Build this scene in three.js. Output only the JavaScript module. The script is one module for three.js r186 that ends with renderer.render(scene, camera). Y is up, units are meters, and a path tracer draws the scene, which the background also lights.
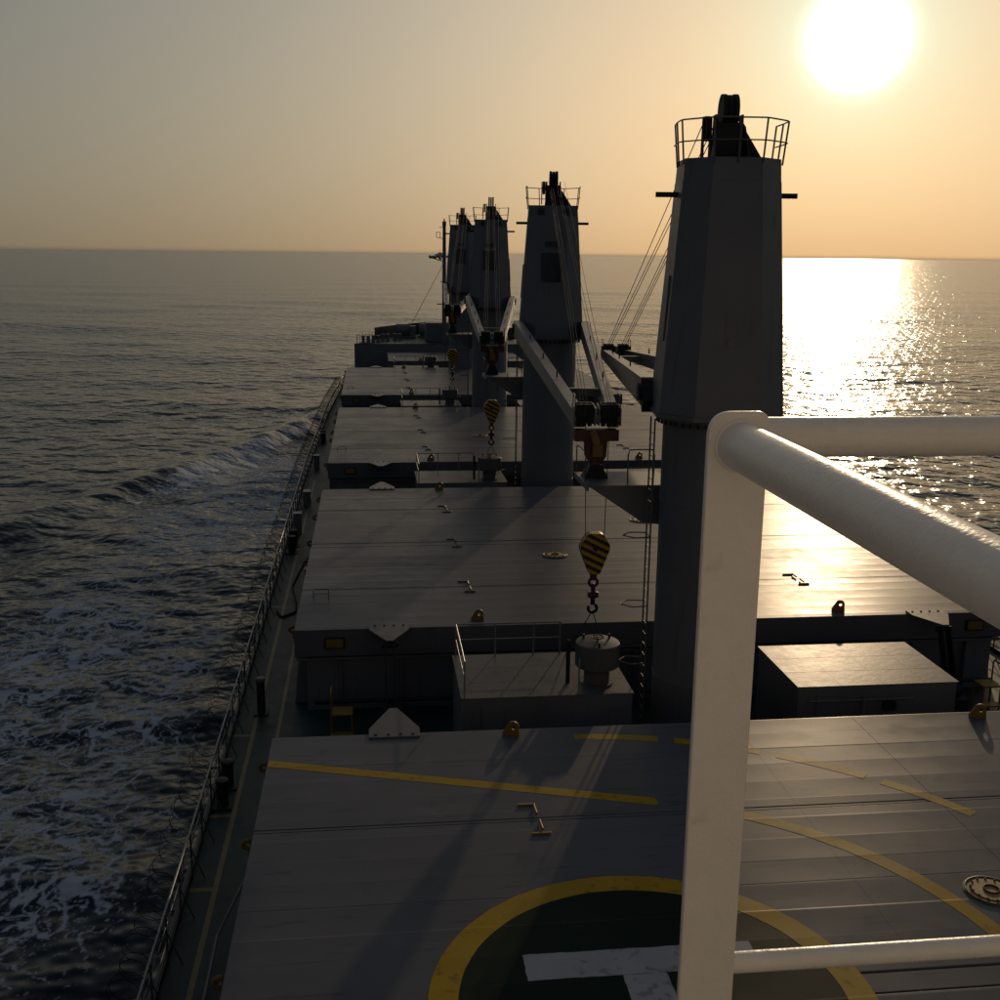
import * as THREE from 'three';
import { mergeGeometries, toCreasedNormals } from 'three/addons/utils/BufferGeometryUtils.js';
import { RoundedBoxGeometry } from 'three/addons/geometries/RoundedBoxGeometry.js';
import { ImprovedNoise } from 'three/addons/math/ImprovedNoise.js';

// ------------------------------------------------------------------ camera, sky, sun, exposure
const scene = new THREE.Scene();
const YC = 22, XC = 9.4;                                   // eye height above the sea; the ship's centreline
const P = (x, y, Z) => new THREE.Vector3(x, YC + y, -Z);   // x to starboard, y from eye level, Z metres ahead
const camera = new THREE.PerspectiveCamera(2 * Math.atan(500 / 1100) * 180 / Math.PI, 1, 0.05, 120000);
{
  const yaw = 6.72 * Math.PI / 180, pitch = 12.591 * Math.PI / 180, roll = 0.674 * Math.PI / 180;
  const f = new THREE.Vector3(Math.sin(yaw) * Math.cos(pitch), -Math.sin(pitch), -Math.cos(yaw) * Math.cos(pitch));
  const r = new THREE.Vector3(Math.cos(yaw), 0, Math.sin(yaw)), u = new THREE.Vector3().crossVectors(r, f);
  const r2 = r.clone().multiplyScalar(Math.cos(roll)).addScaledVector(u, Math.sin(roll));
  const u2 = u.clone().multiplyScalar(Math.cos(roll)).addScaledVector(r, -Math.sin(roll));
  camera.position.set(0.07, YC, 0);
  camera.quaternion.setFromRotationMatrix(new THREE.Matrix4().makeBasis(r2, u2, f.clone().negate()));
}
const SUN = new THREE.Vector3(0.39149, 0.17274, -0.90382).normalize();
{
  const W = 2048, H = 1024, data = new Float32Array(W * H * 4), deg = 180 / Math.PI;
  const C = [[-3.5839, -1.2276, 2.2154, 1.9398, -0.7936, 1.3296], [-3.3577, -0.5773, 1.3065, 2.0534, -0.9344, 1.1363], [-2.9251, -0.3794, 0.8993, 1.6514, -0.9287, 0.5659]];
  for (let j = 0; j < H; j++) {
    const el = ((j + 0.5) / H - 0.5) * Math.PI, y = Math.sin(el), c = Math.cos(el), e = Math.max(0, el) * deg;
    for (let i = 0; i < W; i++) {
      const a = ((i + 0.5) / W - 0.5) * 2 * Math.PI, d = c * Math.cos(a) * SUN.x + y * SUN.y + c * Math.sin(a) * SUN.z;
      const g = Math.acos(Math.min(1, Math.max(-1, d))) * deg, o = (j * W + i) * 4;
      const t = [1, Math.exp(-g / 9), Math.exp(-g / 28), Math.exp(-g / 70), Math.exp(-e / 5), Math.exp(-e / 14)];
      const disc = 1 / (1 + Math.pow(g / 2.1, 10)), halo = Math.exp(-Math.pow(g / 3.5, 2));
      for (let k = 0; k < 3; k++) {
        let s = 0; for (let q = 0; q < 6; q++) s += C[k][q] * t[q];
        data[o + k] = Math.exp(s) * 1.02 * (1 - [0, 0.055, 0.085][k] * Math.exp(-Math.pow((g - 9) / 5, 2))) + disc * 1.6 * [1, 0.97, 0.9][k] + halo * [0.0, 0.13, 0.19][k];
      }
      data[o + 3] = 1;
    }
  }
  const sky = new THREE.DataTexture(data, W, H, THREE.RGBAFormat, THREE.FloatType);
  sky.mapping = THREE.EquirectangularReflectionMapping; sky.magFilter = THREE.LinearFilter; sky.minFilter = THREE.LinearFilter; sky.needsUpdate = true;
  scene.background = sky; scene.environment = sky;
}
const sun = new THREE.DirectionalLight(new THREE.Color().setRGB(1, 0.73, 0.45), 1.05);
sun.position.copy(SUN).multiplyScalar(200).add(new THREE.Vector3(8, 8, -60)); sun.target.position.set(8, 8, -60);
sun.castShadow = true; sun.shadow.radius = 1.6; sun.shadow.mapSize.set(4096, 4096);
Object.assign(sun.shadow.camera, { left: -90, right: 90, top: 90, bottom: -90, near: 1, far: 420 });
scene.add(sun, sun.target);
const renderer = new THREE.WebGLRenderer({ antialias: true });
renderer.setSize(1024, 1024); renderer.shadowMap.enabled = true;
renderer.toneMapping = THREE.LinearToneMapping; renderer.toneMappingExposure = 1;

// ------------------------------------------------------------------ helpers
let seed = 7;
const rnd = () => { seed = (seed + 0x6d2b79f5) | 0; let t = Math.imul(seed ^ (seed >>> 15), 1 | seed); t = (t + Math.imul(t ^ (t >>> 7), 61 | t)) ^ t; return ((t ^ (t >>> 14)) >>> 0) / 4294967296; };
const noise = new ImprovedNoise();
const fbm = (x, y, z, n = 4) => { let s = 0, a = 0.5, f = 1; for (let i = 0; i < n; i++) { s += a * noise.noise(x * f, y * f, z + i * 7.3); a *= 0.5; f *= 2.03; } return s; };
const sstep = (a, b, x) => { const t = Math.min(1, Math.max(0, (x - a) / (b - a))); return t * t * (3 - 2 * t); };
const lerp = (a, b, t) => a + (b - a) * t;
const V = (x, y, z) => new THREE.Vector3(x, y, z);

function tex(w, h, fn, { srgb = false, repeat, float = false, clamp = false } = {}) {   // fn(u, v) -> [r, g, b] 0..1
  const d = float ? new Float32Array(w * h * 4) : new Uint8Array(w * h * 4);
  for (let j = 0; j < h; j++) for (let i = 0; i < w; i++) {
    const c = fn(i / w, j / h, i, j), o = (j * w + i) * 4;
    for (let k = 0; k < 3; k++) d[o + k] = float ? c[k] : Math.max(0, Math.min(255, Math.round(c[k] * 255)));
    d[o + 3] = float ? 1 : 255;
  }
  const t = new THREE.DataTexture(d, w, h, THREE.RGBAFormat, float ? THREE.FloatType : THREE.UnsignedByteType);
  t.wrapS = t.wrapT = clamp ? THREE.ClampToEdgeWrapping : THREE.RepeatWrapping;
  t.magFilter = THREE.LinearFilter; t.minFilter = THREE.LinearMipmapLinearFilter; t.generateMipmaps = true;
  if (srgb) t.colorSpace = THREE.SRGBColorSpace;
  if (repeat) t.repeat.set(repeat[0], repeat[1]);
  t.needsUpdate = true;
  return t;
}
// tileable fbm on a torus-free trick: blend of four shifted copies
const tfbm = (u, v, s, n, z) => {
  const f = (x, y) => fbm(x * s, y * s, z, n);
  const a = u * u * (3 - 2 * u), b = v * v * (3 - 2 * v);
  return lerp(lerp(f(u, v), f(u - 1, v), a), lerp(f(u, v - 1), f(u - 1, v - 1), a), b);
};
const lin = (r, g, b) => new THREE.Color().setRGB(r, g, b);

// geometry in metres; every geometry is made non-indexed with uv in metres so that pieces merge
const nx = (g) => (g.index ? g.toNonIndexed() : g);
function uvm(g) {
  g = nx(g); const p = g.attributes.position, n = g.attributes.normal, uv = new Float32Array(p.count * 2);
  for (let i = 0; i < p.count; i += 3) {
    const ax = Math.abs(n.getX(i) + n.getX(i + 1) + n.getX(i + 2)), ay = Math.abs(n.getY(i) + n.getY(i + 1) + n.getY(i + 2)), az = Math.abs(n.getZ(i) + n.getZ(i + 1) + n.getZ(i + 2));
    for (let k = i; k < i + 3; k++) {
      const x = p.getX(k), y = p.getY(k), z = p.getZ(k);
      const q = ay >= ax && ay >= az ? [x, z] : ax >= az ? [z, y] : [x, y];
      uv[k * 2] = q[0]; uv[k * 2 + 1] = q[1];
    }
  }
  g.setAttribute('uv', new THREE.BufferAttribute(uv, 2));
  return g;
}
const bx = (x0, x1, y0, y1, z0, z1) => nx(new THREE.BoxGeometry(x1 - x0, y1 - y0, z1 - z0).translate((x0 + x1) / 2, (y0 + y1) / 2, (z0 + z1) / 2));
const rbx = (x0, x1, y0, y1, z0, z1, r = 0.02) => nx(new RoundedBoxGeometry(x1 - x0, y1 - y0, z1 - z0, 2, r).translate((x0 + x1) / 2, (y0 + y1) / 2, (z0 + z1) / 2));
// the same in ship terms: x, height from eye level, Z ahead
const sb = (x0, x1, y0, y1, Z0, Z1) => bx(x0, x1, YC + y0, YC + y1, -Z1, -Z0);
const srb = (x0, x1, y0, y1, Z0, Z1, r) => rbx(x0, x1, YC + y0, YC + y1, -Z1, -Z0, r);
function rod(a, b, r, n = 8, r2 = r) {
  const d = b.clone().sub(a), g = new THREE.CylinderGeometry(r2, r, d.length(), n, 1);
  g.applyQuaternion(new THREE.Quaternion().setFromUnitVectors(V(0, 1, 0), d.clone().normalize()));
  return nx(g.translate((a.x + b.x) / 2, (a.y + b.y) / 2, (a.z + b.z) / 2));
}
const cyl = (c, r, h, n = 24, r2 = r) => nx(new THREE.CylinderGeometry(r2, r, h, n).translate(c.x, c.y, c.z));
const drum = (c, r, w, n = 24) => rod(V(c.x - w / 2, c.y, c.z), V(c.x + w / 2, c.y, c.z), r, n);   // axis athwart
const pipe = (pts, r, n = 6, closed = false, seg) => nx(new THREE.TubeGeometry(new THREE.CatmullRomCurve3(pts, closed, 'catmullrom', 0.1), seg || pts.length * 4, r, n, closed));
const ring = (c, R, r, n = 20) => nx(new THREE.TorusGeometry(R, r, 6, n).rotateX(Math.PI / 2).translate(c.x, c.y, c.z));
function loft(A, B) {   // two rings of the same number of points, capped
  const pos = [], n = A.length, tri = (a, b, c) => pos.push(a.x, a.y, a.z, b.x, b.y, b.z, c.x, c.y, c.z);
  const ca = A.reduce((s, v) => s.add(v), V(0, 0, 0)).divideScalar(n), cb = B.reduce((s, v) => s.add(v), V(0, 0, 0)).divideScalar(n);
  for (let i = 0; i < n; i++) { const j = (i + 1) % n; tri(A[i], A[j], B[j]); tri(A[i], B[j], B[i]); tri(ca, A[j], A[i]); tri(cb, B[i], B[j]); }
  const g = new THREE.BufferGeometry(); g.setAttribute('position', new THREE.Float32BufferAttribute(pos, 3)); g.computeVertexNormals();
  return uvm(g);
}
function beam(a, b, w0, h0, w1, h1, up = V(0, 1, 0)) {   // tapered box girder
  const d = b.clone().sub(a).normalize(), s = new THREE.Vector3().crossVectors(d, up).normalize(), t = new THREE.Vector3().crossVectors(s, d).normalize();
  const r = (c, w, h) => [[-1, -1], [1, -1], [1, 1], [-1, 1]].map(([i, j]) => c.clone().addScaledVector(s, i * w / 2).addScaledVector(t, j * h / 2));
  return loft(r(a, w0, h0), r(b, w1, h1));
}
const plate = (pts, y, th) => {   // flat plate from [x, Z] outline, top at height y
  const s = new THREE.Shape(pts.map(([x, Z]) => new THREE.Vector2(x, Z)));
  return nx(new THREE.ExtrudeGeometry(s, { depth: th, bevelEnabled: false, curveSegments: 24 }).rotateX(-Math.PI / 2).translate(0, YC + y - th, 0));
};
function wire(pts, r) {   // three-sided wire straight from point to point
  const pos = [], nor = [], S = [0, 1, 2].map((k) => [Math.cos(k * 2.0944), Math.sin(k * 2.0944)]);
  let A = null, u = V(0.3, 1, 0.2);
  for (let i = 0; i < pts.length; i++) {
    const d = (pts[i + 1] || pts[i]).clone().sub(pts[i ? i - 1 : 0]).normalize(), s = new THREE.Vector3().crossVectors(d, u).normalize(); u = new THREE.Vector3().crossVectors(s, d).normalize();
    const B = S.map(([c, q]) => ({ n: s.clone().multiplyScalar(c).addScaledVector(u, q) })); for (const b of B) b.p = pts[i].clone().addScaledVector(b.n, r);
    if (A) for (let k = 0; k < 3; k++) { const m = (k + 1) % 3; for (const q of [A[k], A[m], B[m], A[k], B[m], B[k]]) { pos.push(q.p.x, q.p.y, q.p.z); nor.push(q.n.x, q.n.y, q.n.z); } }
    A = B;
  }
  const g = new THREE.BufferGeometry(); g.setAttribute('position', new THREE.Float32BufferAttribute(pos, 3)); g.setAttribute('normal', new THREE.Float32BufferAttribute(nor, 3)); return g;
}
const used = new Map(), origin = new WeakMap();
const numbered = (n) => { const k = used.get(n) || 0; used.set(n, k + 1); return k ? n + '_' + String(k).padStart(3, '0') : n; };
function thing(name, label, category, at, group, kind) {
  const o = new THREE.Group(); o.name = numbered(name); o.position.copy(at); scene.add(o); origin.set(o, at.clone());
  o.userData = { label }; if (category) o.userData.category = category; if (group) o.userData.group = group; if (kind) o.userData.kind = kind;
  return o;
}
function part(parent, name, geos, m, label) {
  geos = (Array.isArray(geos) ? geos : [geos]).map((g) => (g.attributes.uv && g.userData.keep ? nx(g) : uvm(g)));
  const g = geos.length > 1 ? mergeGeometries(geos) : geos[0].clone(), at = origin.get(parent);
  g.translate(-at.x, -at.y, -at.z);
  const o = new THREE.Mesh(g, m); o.name = name; o.castShadow = o.receiveShadow = true; origin.set(o, at);
  if (label) o.userData.label = label;
  parent.add(o);
  return o;
}
const each = (parent, name, list, m) => list.map((g) => part(parent, name, g, m));
function single(name, label, category, at, geos, m, group, kind) {   // a thing that is one mesh
  const t = thing(name, label, category, at, group, kind), o = part(t, t.name, geos, m);
  scene.remove(t); t.remove(o); o.name = t.name; o.position.copy(at); o.userData = t.userData; scene.add(o); origin.set(o, at);
  return o;
}

// ------------------------------------------------------------------ materials
const grain = tex(384, 384, (u, v) => { const n = tfbm(u, v, 6, 5, 1.7), s = Math.max(0, tfbm(u, v, 14, 3, 8.1) - 0.12); const k = 0.80 + 0.34 * n - 0.55 * s; return [k, k * 0.992, k * 0.98]; }, { repeat: [0.21, 0.21] });
const rough = tex(256, 256, (u, v) => { const n = tfbm(u, v, 5, 5, 3.3) * 0.5 + 0.5 * tfbm(u, v, 22, 3, 9.9); const k = 0.84 + 0.5 * n; return [k, k, k]; }, { repeat: [0.16, 0.16] });
const dimple = tex(256, 256, (u, v) => { const k = 0.5 + 0.55 * tfbm(u, v, 9, 4, 5.5); return [k, k, k]; }, { repeat: [0.5, 0.5] });
const paint = (c, r, o = {}) => new THREE.MeshPhysicalMaterial({ color: lin(...c), roughness: r, metalness: 0, map: grain, roughnessMap: rough, bumpMap: dimple, bumpScale: 0.004, ...o });

const runs = tex(512, 512, (u, v) => {
  const n = tfbm(u, v, 5, 5, 17.1), e = sstep(0.02, 0.1, u) * sstep(1, 0.9, u), run = sstep(0.12, 0.4, fbm(u * 46, v * 2.5, 2.6, 4)) * e * sstep(0.05, 0.3, tfbm(u, v, 4, 3, 7.9) + 0.15), k = 0.86 + 0.24 * n - 0.24 * run;
  return [k * (1 + 0.1 * run), k * (1 - 0.02 * run), k * (0.99 - 0.1 * run)];
}, { repeat: [0.17, 0.13] });
// brushed-on gloss paint of the near railing: mottled, chipped, with rust specks
const worn = tex(512, 512, (u, v) => {
  const n = tfbm(u, v, 6, 5, 4.2), f = tfbm(u, v, 30, 3, 6.6), stain = sstep(0.2, 0.4, tfbm(u, v, 5, 4, 14.8)), chip = sstep(0.3, 0.38, tfbm(u, v, 26, 3, 19.5));
  const k = 0.9 + 0.12 * n + 0.08 * f - 0.2 * stain;
  return [k * (1 - 0.35 * chip), k * (0.985 - 0.03 * stain) * (1 - 0.5 * chip), k * (0.96 - 0.07 * stain) * (1 - 0.65 * chip)];
}, { repeat: [3.1, 3.1] });
const brush = tex(512, 512, (u, v) => { const k = 0.5 + 0.5 * tfbm(u, v, 8, 3, 1.1) + 0.3 * tfbm(u, v, 40, 3, 2.9); return [k, k, k]; }, { repeat: [5.3, 5.3] });
// hatch plating: soft buckling between the frames under the plate, scuffs and old weld lines
const strip = Array.from({ length: 16 }, () => rnd() * 2 - 1);
const hatchBump = tex(512, 512, (u, v) => {
  const f = v * 16, i = Math.floor(f), t = f - i, a = strip[i % 16];
  const saw = (t - 0.5) * a * 0.5, dish = -Math.sin(Math.PI * t) * 0.35 * (0.6 + 0.4 * Math.sin(u * 6.283 * 3 + i));
  const k = 0.55 + 0.32 * (saw + dish) + 0.07 * tfbm(u, v, 10, 4, 2.2);
  return [k, k, k];
}, { repeat: [1 / 14, 1 / 13] });
const hatchRough = tex(512, 512, (u, v) => {
  const i = Math.floor(v * 16), k = 0.82 + 0.30 * tfbm(u, v, 7, 5, 4.4) + 0.22 * tfbm(u * 1, v, 30, 3, 6.1) + 0.05 * strip[(i + 5) % 16];
  return [k, k, k];
}, { repeat: [1 / 14, 1 / 13] });
const hatchColor = tex(512, 512, (u, v) => {
  const n = tfbm(u, v, 5, 5, 12.2), sc = sstep(0.16, 0.34, tfbm(u, v * 1, 18, 4, 3.9)), st = sstep(0.1, 0.3, tfbm(u, v, 3, 4, 21.2));
  const drag = sstep(0.2, 0.36, fbm(u * 12, v * 90, 5.1, 4)) * sstep(0.02, 0.08, u) * sstep(1, 0.94, u), rust = sstep(0.3, 0.42, fbm(u * 40, v * 60, 9.4, 3));
  const salt = sstep(0.14, 0.4, tfbm(u, v, 9, 5, 31.7)), k = 0.88 + 0.26 * n - 0.22 * sc * (0.4 + 0.6 * st) - 0.2 * drag + 0.14 * salt;
  return [k * (1 + 0.25 * rust), k * (0.995 - 0.02 * sc), k * (0.985 - 0.05 * sc - 0.25 * rust)];
}, { repeat: [1 / 14, 1 / 13] });
const markColor = tex(512, 512, (u, v) => {
  const n = tfbm(u, v, 7, 5, 8.8), scuff = sstep(0.1, 0.28, tfbm(u, v, 22, 4, 2.7)), bare = sstep(0.26, 0.36, tfbm(u, v, 34, 3, 13.3)), k = 0.9 + 0.2 * n - 0.3 * scuff - 0.35 * bare;
  return [k, k, k * (1 + 0.25 * bare)];
}, { repeat: [1 / 5, 1 / 5] });
const hatchPaint = (c, r = 0.44, o = {}) => new THREE.MeshPhysicalMaterial({ color: lin(...c), roughness: r, map: hatchColor, roughnessMap: hatchRough, bumpMap: hatchBump, bumpScale: 0.038, specularIntensity: 0.092, ...o });
const M = {
  hatch: hatchPaint([0.12, 0.124, 0.138]),
  yellowLine: hatchPaint([0.4, 0.25, 0.018], 0.5, { map: markColor }),
  green: hatchPaint([0.006, 0.019, 0.013], 0.55, { specularIntensity: 0.06 }),
  whiteLine: hatchPaint([0.36, 0.37, 0.39], 0.5, { map: markColor }),
  deckLine: paint([0.16, 0.105, 0.012], 0.6),
  gap: paint([0.015, 0.015, 0.016], 0.8),
  crane: paint([0.15, 0.154, 0.166], 0.55, { map: runs }),
  jib: paint([0.17, 0.17, 0.17], 0.5),
  dark: paint([0.018, 0.019, 0.021], 0.7, { specularIntensity: 0.66 }),
  steel: paint([0.1, 0.1, 0.1], 0.5),
  red: paint([0.085, 0.016, 0.013], 0.6),
  yellow: paint([0.25, 0.135, 0.012], 0.6),
  deck: paint([0.022, 0.045, 0.042], 0.65, { specularIntensity: 0.5 }),
  hull: paint([0.02, 0.022, 0.028], 0.5),
  house: paint([0.13, 0.13, 0.132], 0.42, { specularIntensity: 0.14 }),
  white: paint([0.8, 0.79, 0.78], 0.36, { map: worn, bumpMap: brush, bumpScale: 0.0014 }),
  block: paint([0.88, 0.86, 0.83], 0.6),
  galv: paint([0.24, 0.24, 0.245], 0.4),
  rope: paint([0.045, 0.042, 0.038], 0.85, { specularIntensity: 0.4 }),
  rubber: paint([0.03, 0.029, 0.028], 0.85, { specularIntensity: 0.5 }),
  glass: new THREE.MeshPhysicalMaterial({ color: lin(0.01, 0.012, 0.014), roughness: 0.06 }),
  lamp: new THREE.MeshPhysicalMaterial({ color: lin(0.4, 0.4, 0.38), roughness: 0.2 }),
  wood: paint([0.12, 0.085, 0.04], 0.6),
};
{
  const cv = document.createElement('canvas'); cv.width = cv.height = 256; const c = cv.getContext('2d');
  c.fillStyle = '#b58a18'; c.fillRect(0, 0, 256, 256); c.fillStyle = '#0d0c0b';
  for (let k = -2; k < 4; k++) { c.beginPath(); c.moveTo(0, k * 128); c.lineTo(256, k * 128 + 128); c.lineTo(256, k * 128 + 192); c.lineTo(0, k * 128 + 64); c.fill(); }
  const t = new THREE.CanvasTexture(cv); t.colorSpace = THREE.SRGBColorSpace; t.wrapS = t.wrapT = THREE.RepeatWrapping; t.repeat.set(2.1, 2.1);
  M.stripes = new THREE.MeshPhysicalMaterial({ map: t, roughness: 0.5, bumpMap: dimple, bumpScale: 0.003 });
}

// ------------------------------------------------------------------ the sea
{
  // waves: long ones are geometry, short ones a normal map that tiles every 40 m
  const T = 40, N = 1024, sn = new Float32Array(N), waves = [];
  for (let i = 0; i < N; i++) sn[i] = Math.sin(2 * Math.PI * i / N);
  for (let i = 0; i < 170; i++) {
    const k = 5 * Math.pow(17, Math.pow(rnd(), 0.6)), a = (rnd() + rnd() + rnd() - 1.5) * 1.75 + 0.25;
    const m = Math.round(k * Math.sin(a)), n = Math.round(k * Math.cos(a)), K = 2 * Math.PI * Math.hypot(m, n) / T;
    const L = Math.hypot(m, n); waves.push([m, n, Math.floor(rnd() * N), Math.pow(K, -0.12) * (0.6 + 0.8 * rnd()), m / L, n / L]);
  }
  let ss = 0; for (const w of waves) ss += w[3] * w[3] / 2;
  const SL = 0.18 / Math.sqrt(ss), nd = new Uint8Array(N * N * 4);
  const wn = waves.length, wm = Int32Array.from(waves, (w) => w[0]), wk = Int32Array.from(waves, (w) => w[1]), wp = Int32Array.from(waves, (w) => w[2]), ws = Float32Array.from(waves, (w) => w[3]), wx = Float32Array.from(waves, (w) => w[4]), wz = Float32Array.from(waves, (w) => w[5]);
  for (let j = 0; j < N; j++) for (let i = 0; i < N; i++) {
    let sx = 0, sz = 0;
    for (let k = 0; k < wn; k++) { const q = ws[k] * sn[(wm[k] * i + wk[k] * j + wp[k]) & (N - 1)]; sx += q * wx[k]; sz += q * wz[k]; }
    sx *= SL; sz *= SL; const l = 1 / Math.hypot(sx, sz, 1), o = (j * N + i) * 4;
    nd[o] = 127.5 - 127.5 * sx * l; nd[o + 1] = 127.5 - 127.5 * sz * l; nd[o + 2] = 127.5 + 127.5 * l; nd[o + 3] = 255;
  }
  const nm = new THREE.DataTexture(nd, N, N, THREE.RGBAFormat); nm.wrapS = nm.wrapT = THREE.RepeatWrapping; nm.magFilter = THREE.LinearFilter; nm.needsUpdate = true;
  nm.repeat.set(1 / T, 1 / T);
  // foam of the bow wave and the broken water along the port side, as matter on the surface
  const X0 = -50, X1 = 0, Z0 = 25, Z1 = 165;
  const crest = (Z) => -5.5 - Math.max(0, 150 - Z) * 0.4;                 // the line of the bow wave, x at Z
  const foamAt = (x, Z) => {
    const w = fbm(x * 0.11, Z * 0.09, 3.1, 3) * 5, xc = crest(Z + w), into = x - xc;                // metres inboard of the crest
    const age = Math.max(0, 146 - Z);
    const lip = Math.exp(-Math.pow((into - 1.6 - age * 0.02) / (1.3 + age * 0.012), 2)) * sstep(70, 135, Z) * (0.75 + fbm(x * 0.3, Z * 0.3, 5, 2));
    const belt = Math.exp(-Math.pow((x + 15.5 - 2.2 * Math.sin(Z * 0.07) + w * 0.6) / (4.2 + age * 0.04), 2)) * sstep(150, 118, Z) * sstep(27, 36, Z);
    const inner = Math.exp(-Math.pow((x + 10.5 + w * 0.5) / 3, 2)) * sstep(26, 34, Z) * sstep(72, 58, Z) * 0.7;
    const near = Math.exp(-Math.pow((x + 9 + w * 0.4) / 4.5, 2)) * sstep(132, 118, Z) * sstep(62, 95, Z);
    const patch = Math.max(0.68, 0.88 + 1.2 * fbm(x * 0.07 + 9, Z * 0.05, 7.7, 3)) * (0.75 + 0.25 * sstep(30, 60, Z));
    return Math.max(0, Math.min(1.2, lip * 1.3 + Math.min(0.92, (belt * 1.1 + near * 1.15 + inner) * patch))) * sstep(crest(Z) - 3, crest(Z) + 1.5, x + w * 0.2);
  };
  const FW = 1024, FH = 2048, cd = new Float32Array(FW * FH * 4), rd = new Uint8Array(FW * FH * 4);
  for (let j = 0; j < FH; j++) for (let i = 0; i < FW; i++) {
    const x = X0 + (X1 - X0) * i / FW, Z = Z0 + (Z1 - Z0) * j / FH, o = (j * FW + i) * 4;
    const edge = sstep(0, 40, i) * sstep(0, 40, j) * sstep(FH - 1, FH - 60, j);
    const m = foamAt(x, Z) * edge;
    let f = 0, aer = 0;
    if (m > 0.02) {
      const wx = x + fbm(x * 0.5, Z * 0.5, 1, 3) * 1.6, wz = Z + fbm(x * 0.5, Z * 0.5, 11, 3) * 1.6;
      const cell = 1 - Math.abs(noise.noise(wx * 0.75, wz * 0.6, 2.2)) * 2.2, cell2 = 1 - Math.abs(noise.noise(wx * 1.9, wz * 1.5, 8.2)) * 2.2, fine = fbm(x * 3, Z * 3, 4, 3);
      const cell3 = 1 - Math.abs(noise.noise(wx * 4.6, wz * 3.8, 5.7)) * 2, speck = noise.noise(x * 9, Z * 8, 3.3);
      const web = Math.max(cell, cell2 * 0.95, cell3 * 0.84) + fine * 0.3 + speck * 0.14, T = lerp(1.14, 0.68, Math.min(1, m)) - 0.22 * sstep(1.0, 1.2, m);
      f = sstep(T, T + 0.16, web) * sstep(0.06, 0.5, m + fine * 0.3); aer = sstep(0.2, 1.1, m) * (0.5 + 0.7 * fbm(x * 0.25, Z * 0.25, 6, 3));
    }
    f = Math.max(0, Math.min(0.95, f)); aer = Math.max(0, Math.min(1, aer));
    const bw = [0.004 + 0.004 * aer, 0.014 + 0.014 * aer, 0.021 + 0.022 * aer], fc = [0.58, 0.62, 0.68];
    for (let k = 0; k < 3; k++) cd[o + k] = lerp(bw[k], fc[k], f * 0.85);
    cd[o + 3] = 1;
    const r = lerp(0.18, 0.85, f) * 255; rd[o] = rd[o + 1] = rd[o + 2] = r; rd[o + 3] = 255;
  }
  const mk = (d, float) => { const t = new THREE.DataTexture(d, FW, FH, THREE.RGBAFormat, float ? THREE.FloatType : THREE.UnsignedByteType); t.channel = 1; t.magFilter = THREE.LinearFilter; t.needsUpdate = true; return t; };
  const water = new THREE.MeshPhysicalMaterial({ color: 0xffffff, map: mk(cd, true), roughness: 1, roughnessMap: mk(rd, false), normalMap: nm, normalScale: new THREE.Vector2(1, 1), ior: 1.33, specularIntensity: 0.6 });

  // sheet: fans out from below the ship, finer towards the horizon ahead
  const swell = [];
  for (let i = 0; i < 64; i++) {
    const L = 4.5 * Math.pow(26, i / 63), a = (rnd() + rnd() + rnd() - 1.5) * 0.95 + 0.2;
    swell.push({ L, kx: 2 * Math.PI / L * Math.sin(a), kz: 2 * Math.PI / L * Math.cos(a), a: 0.0054 * Math.pow(L, 0.6) * (0.5 + rnd()) * (L > 60 ? 0.8 : 1), p: rnd() * 6.283 });
  }
  const az = [], dip = [];
  for (let i = 0; i <= 60; i++) az.push(-180 + i * (150 / 60));
  for (let i = 1; i <= 560; i++) az.push(-30 + i * (75 / 560));
  for (let i = 1; i <= 54; i++) az.push(45 + i * (135 / 54));
  for (let i = 0; i < 8; i++) dip.push(89.9 - i * 6.4);
  const R = 760; for (let i = 0; i <= R; i++) dip.push(40 - (40 - 0.021) * Math.pow(i / R, 0.93));
  const na = az.length, nr = dip.length, pos = new Float32Array(na * nr * 3), nor = new Float32Array(na * nr * 3), uv = new Float32Array(na * nr * 2), uv1 = new Float32Array(na * nr * 2);
  for (let r = 0; r < nr; r++) {
    const d = YC / Math.tan(dip[r] * Math.PI / 180), dn = r ? YC / Math.tan(dip[r - 1] * Math.PI / 180) : 0, step = Math.max(0.3, d - dn);
    for (let c = 0; c < na; c++) {
      const A = az[c] * Math.PI / 180, x = d * Math.sin(A), Z = d * Math.cos(A), o = r * na + c, front = az[c] >= -30 && az[c] <= 45;
      let y = 0, dx = 0, dz = 0;
      const st = Math.max(step, front ? d * 0.0024 : d * 0.045);
      for (const w of swell) {
        const keep = sstep(2.2, 4.2, w.L / st); if (keep <= 0) continue;
        const ph = w.kx * x + w.kz * Z + w.p, s = Math.sin(ph), co = Math.cos(ph) * w.a * keep;
        y += s * w.a * keep; dx += co * w.kx; dz += co * w.kz;
      }
      if (Z > 30 && Z < 165 && x < 0 && x > -70) {   // the bow wave and its followers
        const bw = (xx, ZZ) => {
          const age = Math.max(0, 150 - ZZ), into = xx - crest(ZZ) + fbm(xx * 0.1, ZZ * 0.1, 2, 2) * 2, amp = 1.25 * Math.exp(-age / 60) * sstep(165, 150, ZZ) * sstep(25, 60, ZZ);
          const lump = 0.35 * fbm(xx * 0.22, ZZ * 0.22, 9, 3) * sstep(-2, 3, into) * sstep(20, 60, ZZ);
          return amp * (Math.exp(-Math.pow(into / 2.1, 2)) - 0.55 * Math.exp(-Math.pow((into - 5.5) / 3.4, 2)) + 0.4 * Math.exp(-Math.pow((into - 12) / 3, 2))) + lump;
        };
        const e = 0.2, b = bw(x, Z); y += b; dx += (bw(x + e, Z) - b) / e; dz += (bw(x, Z + e) - b) / e;
      }
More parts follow.
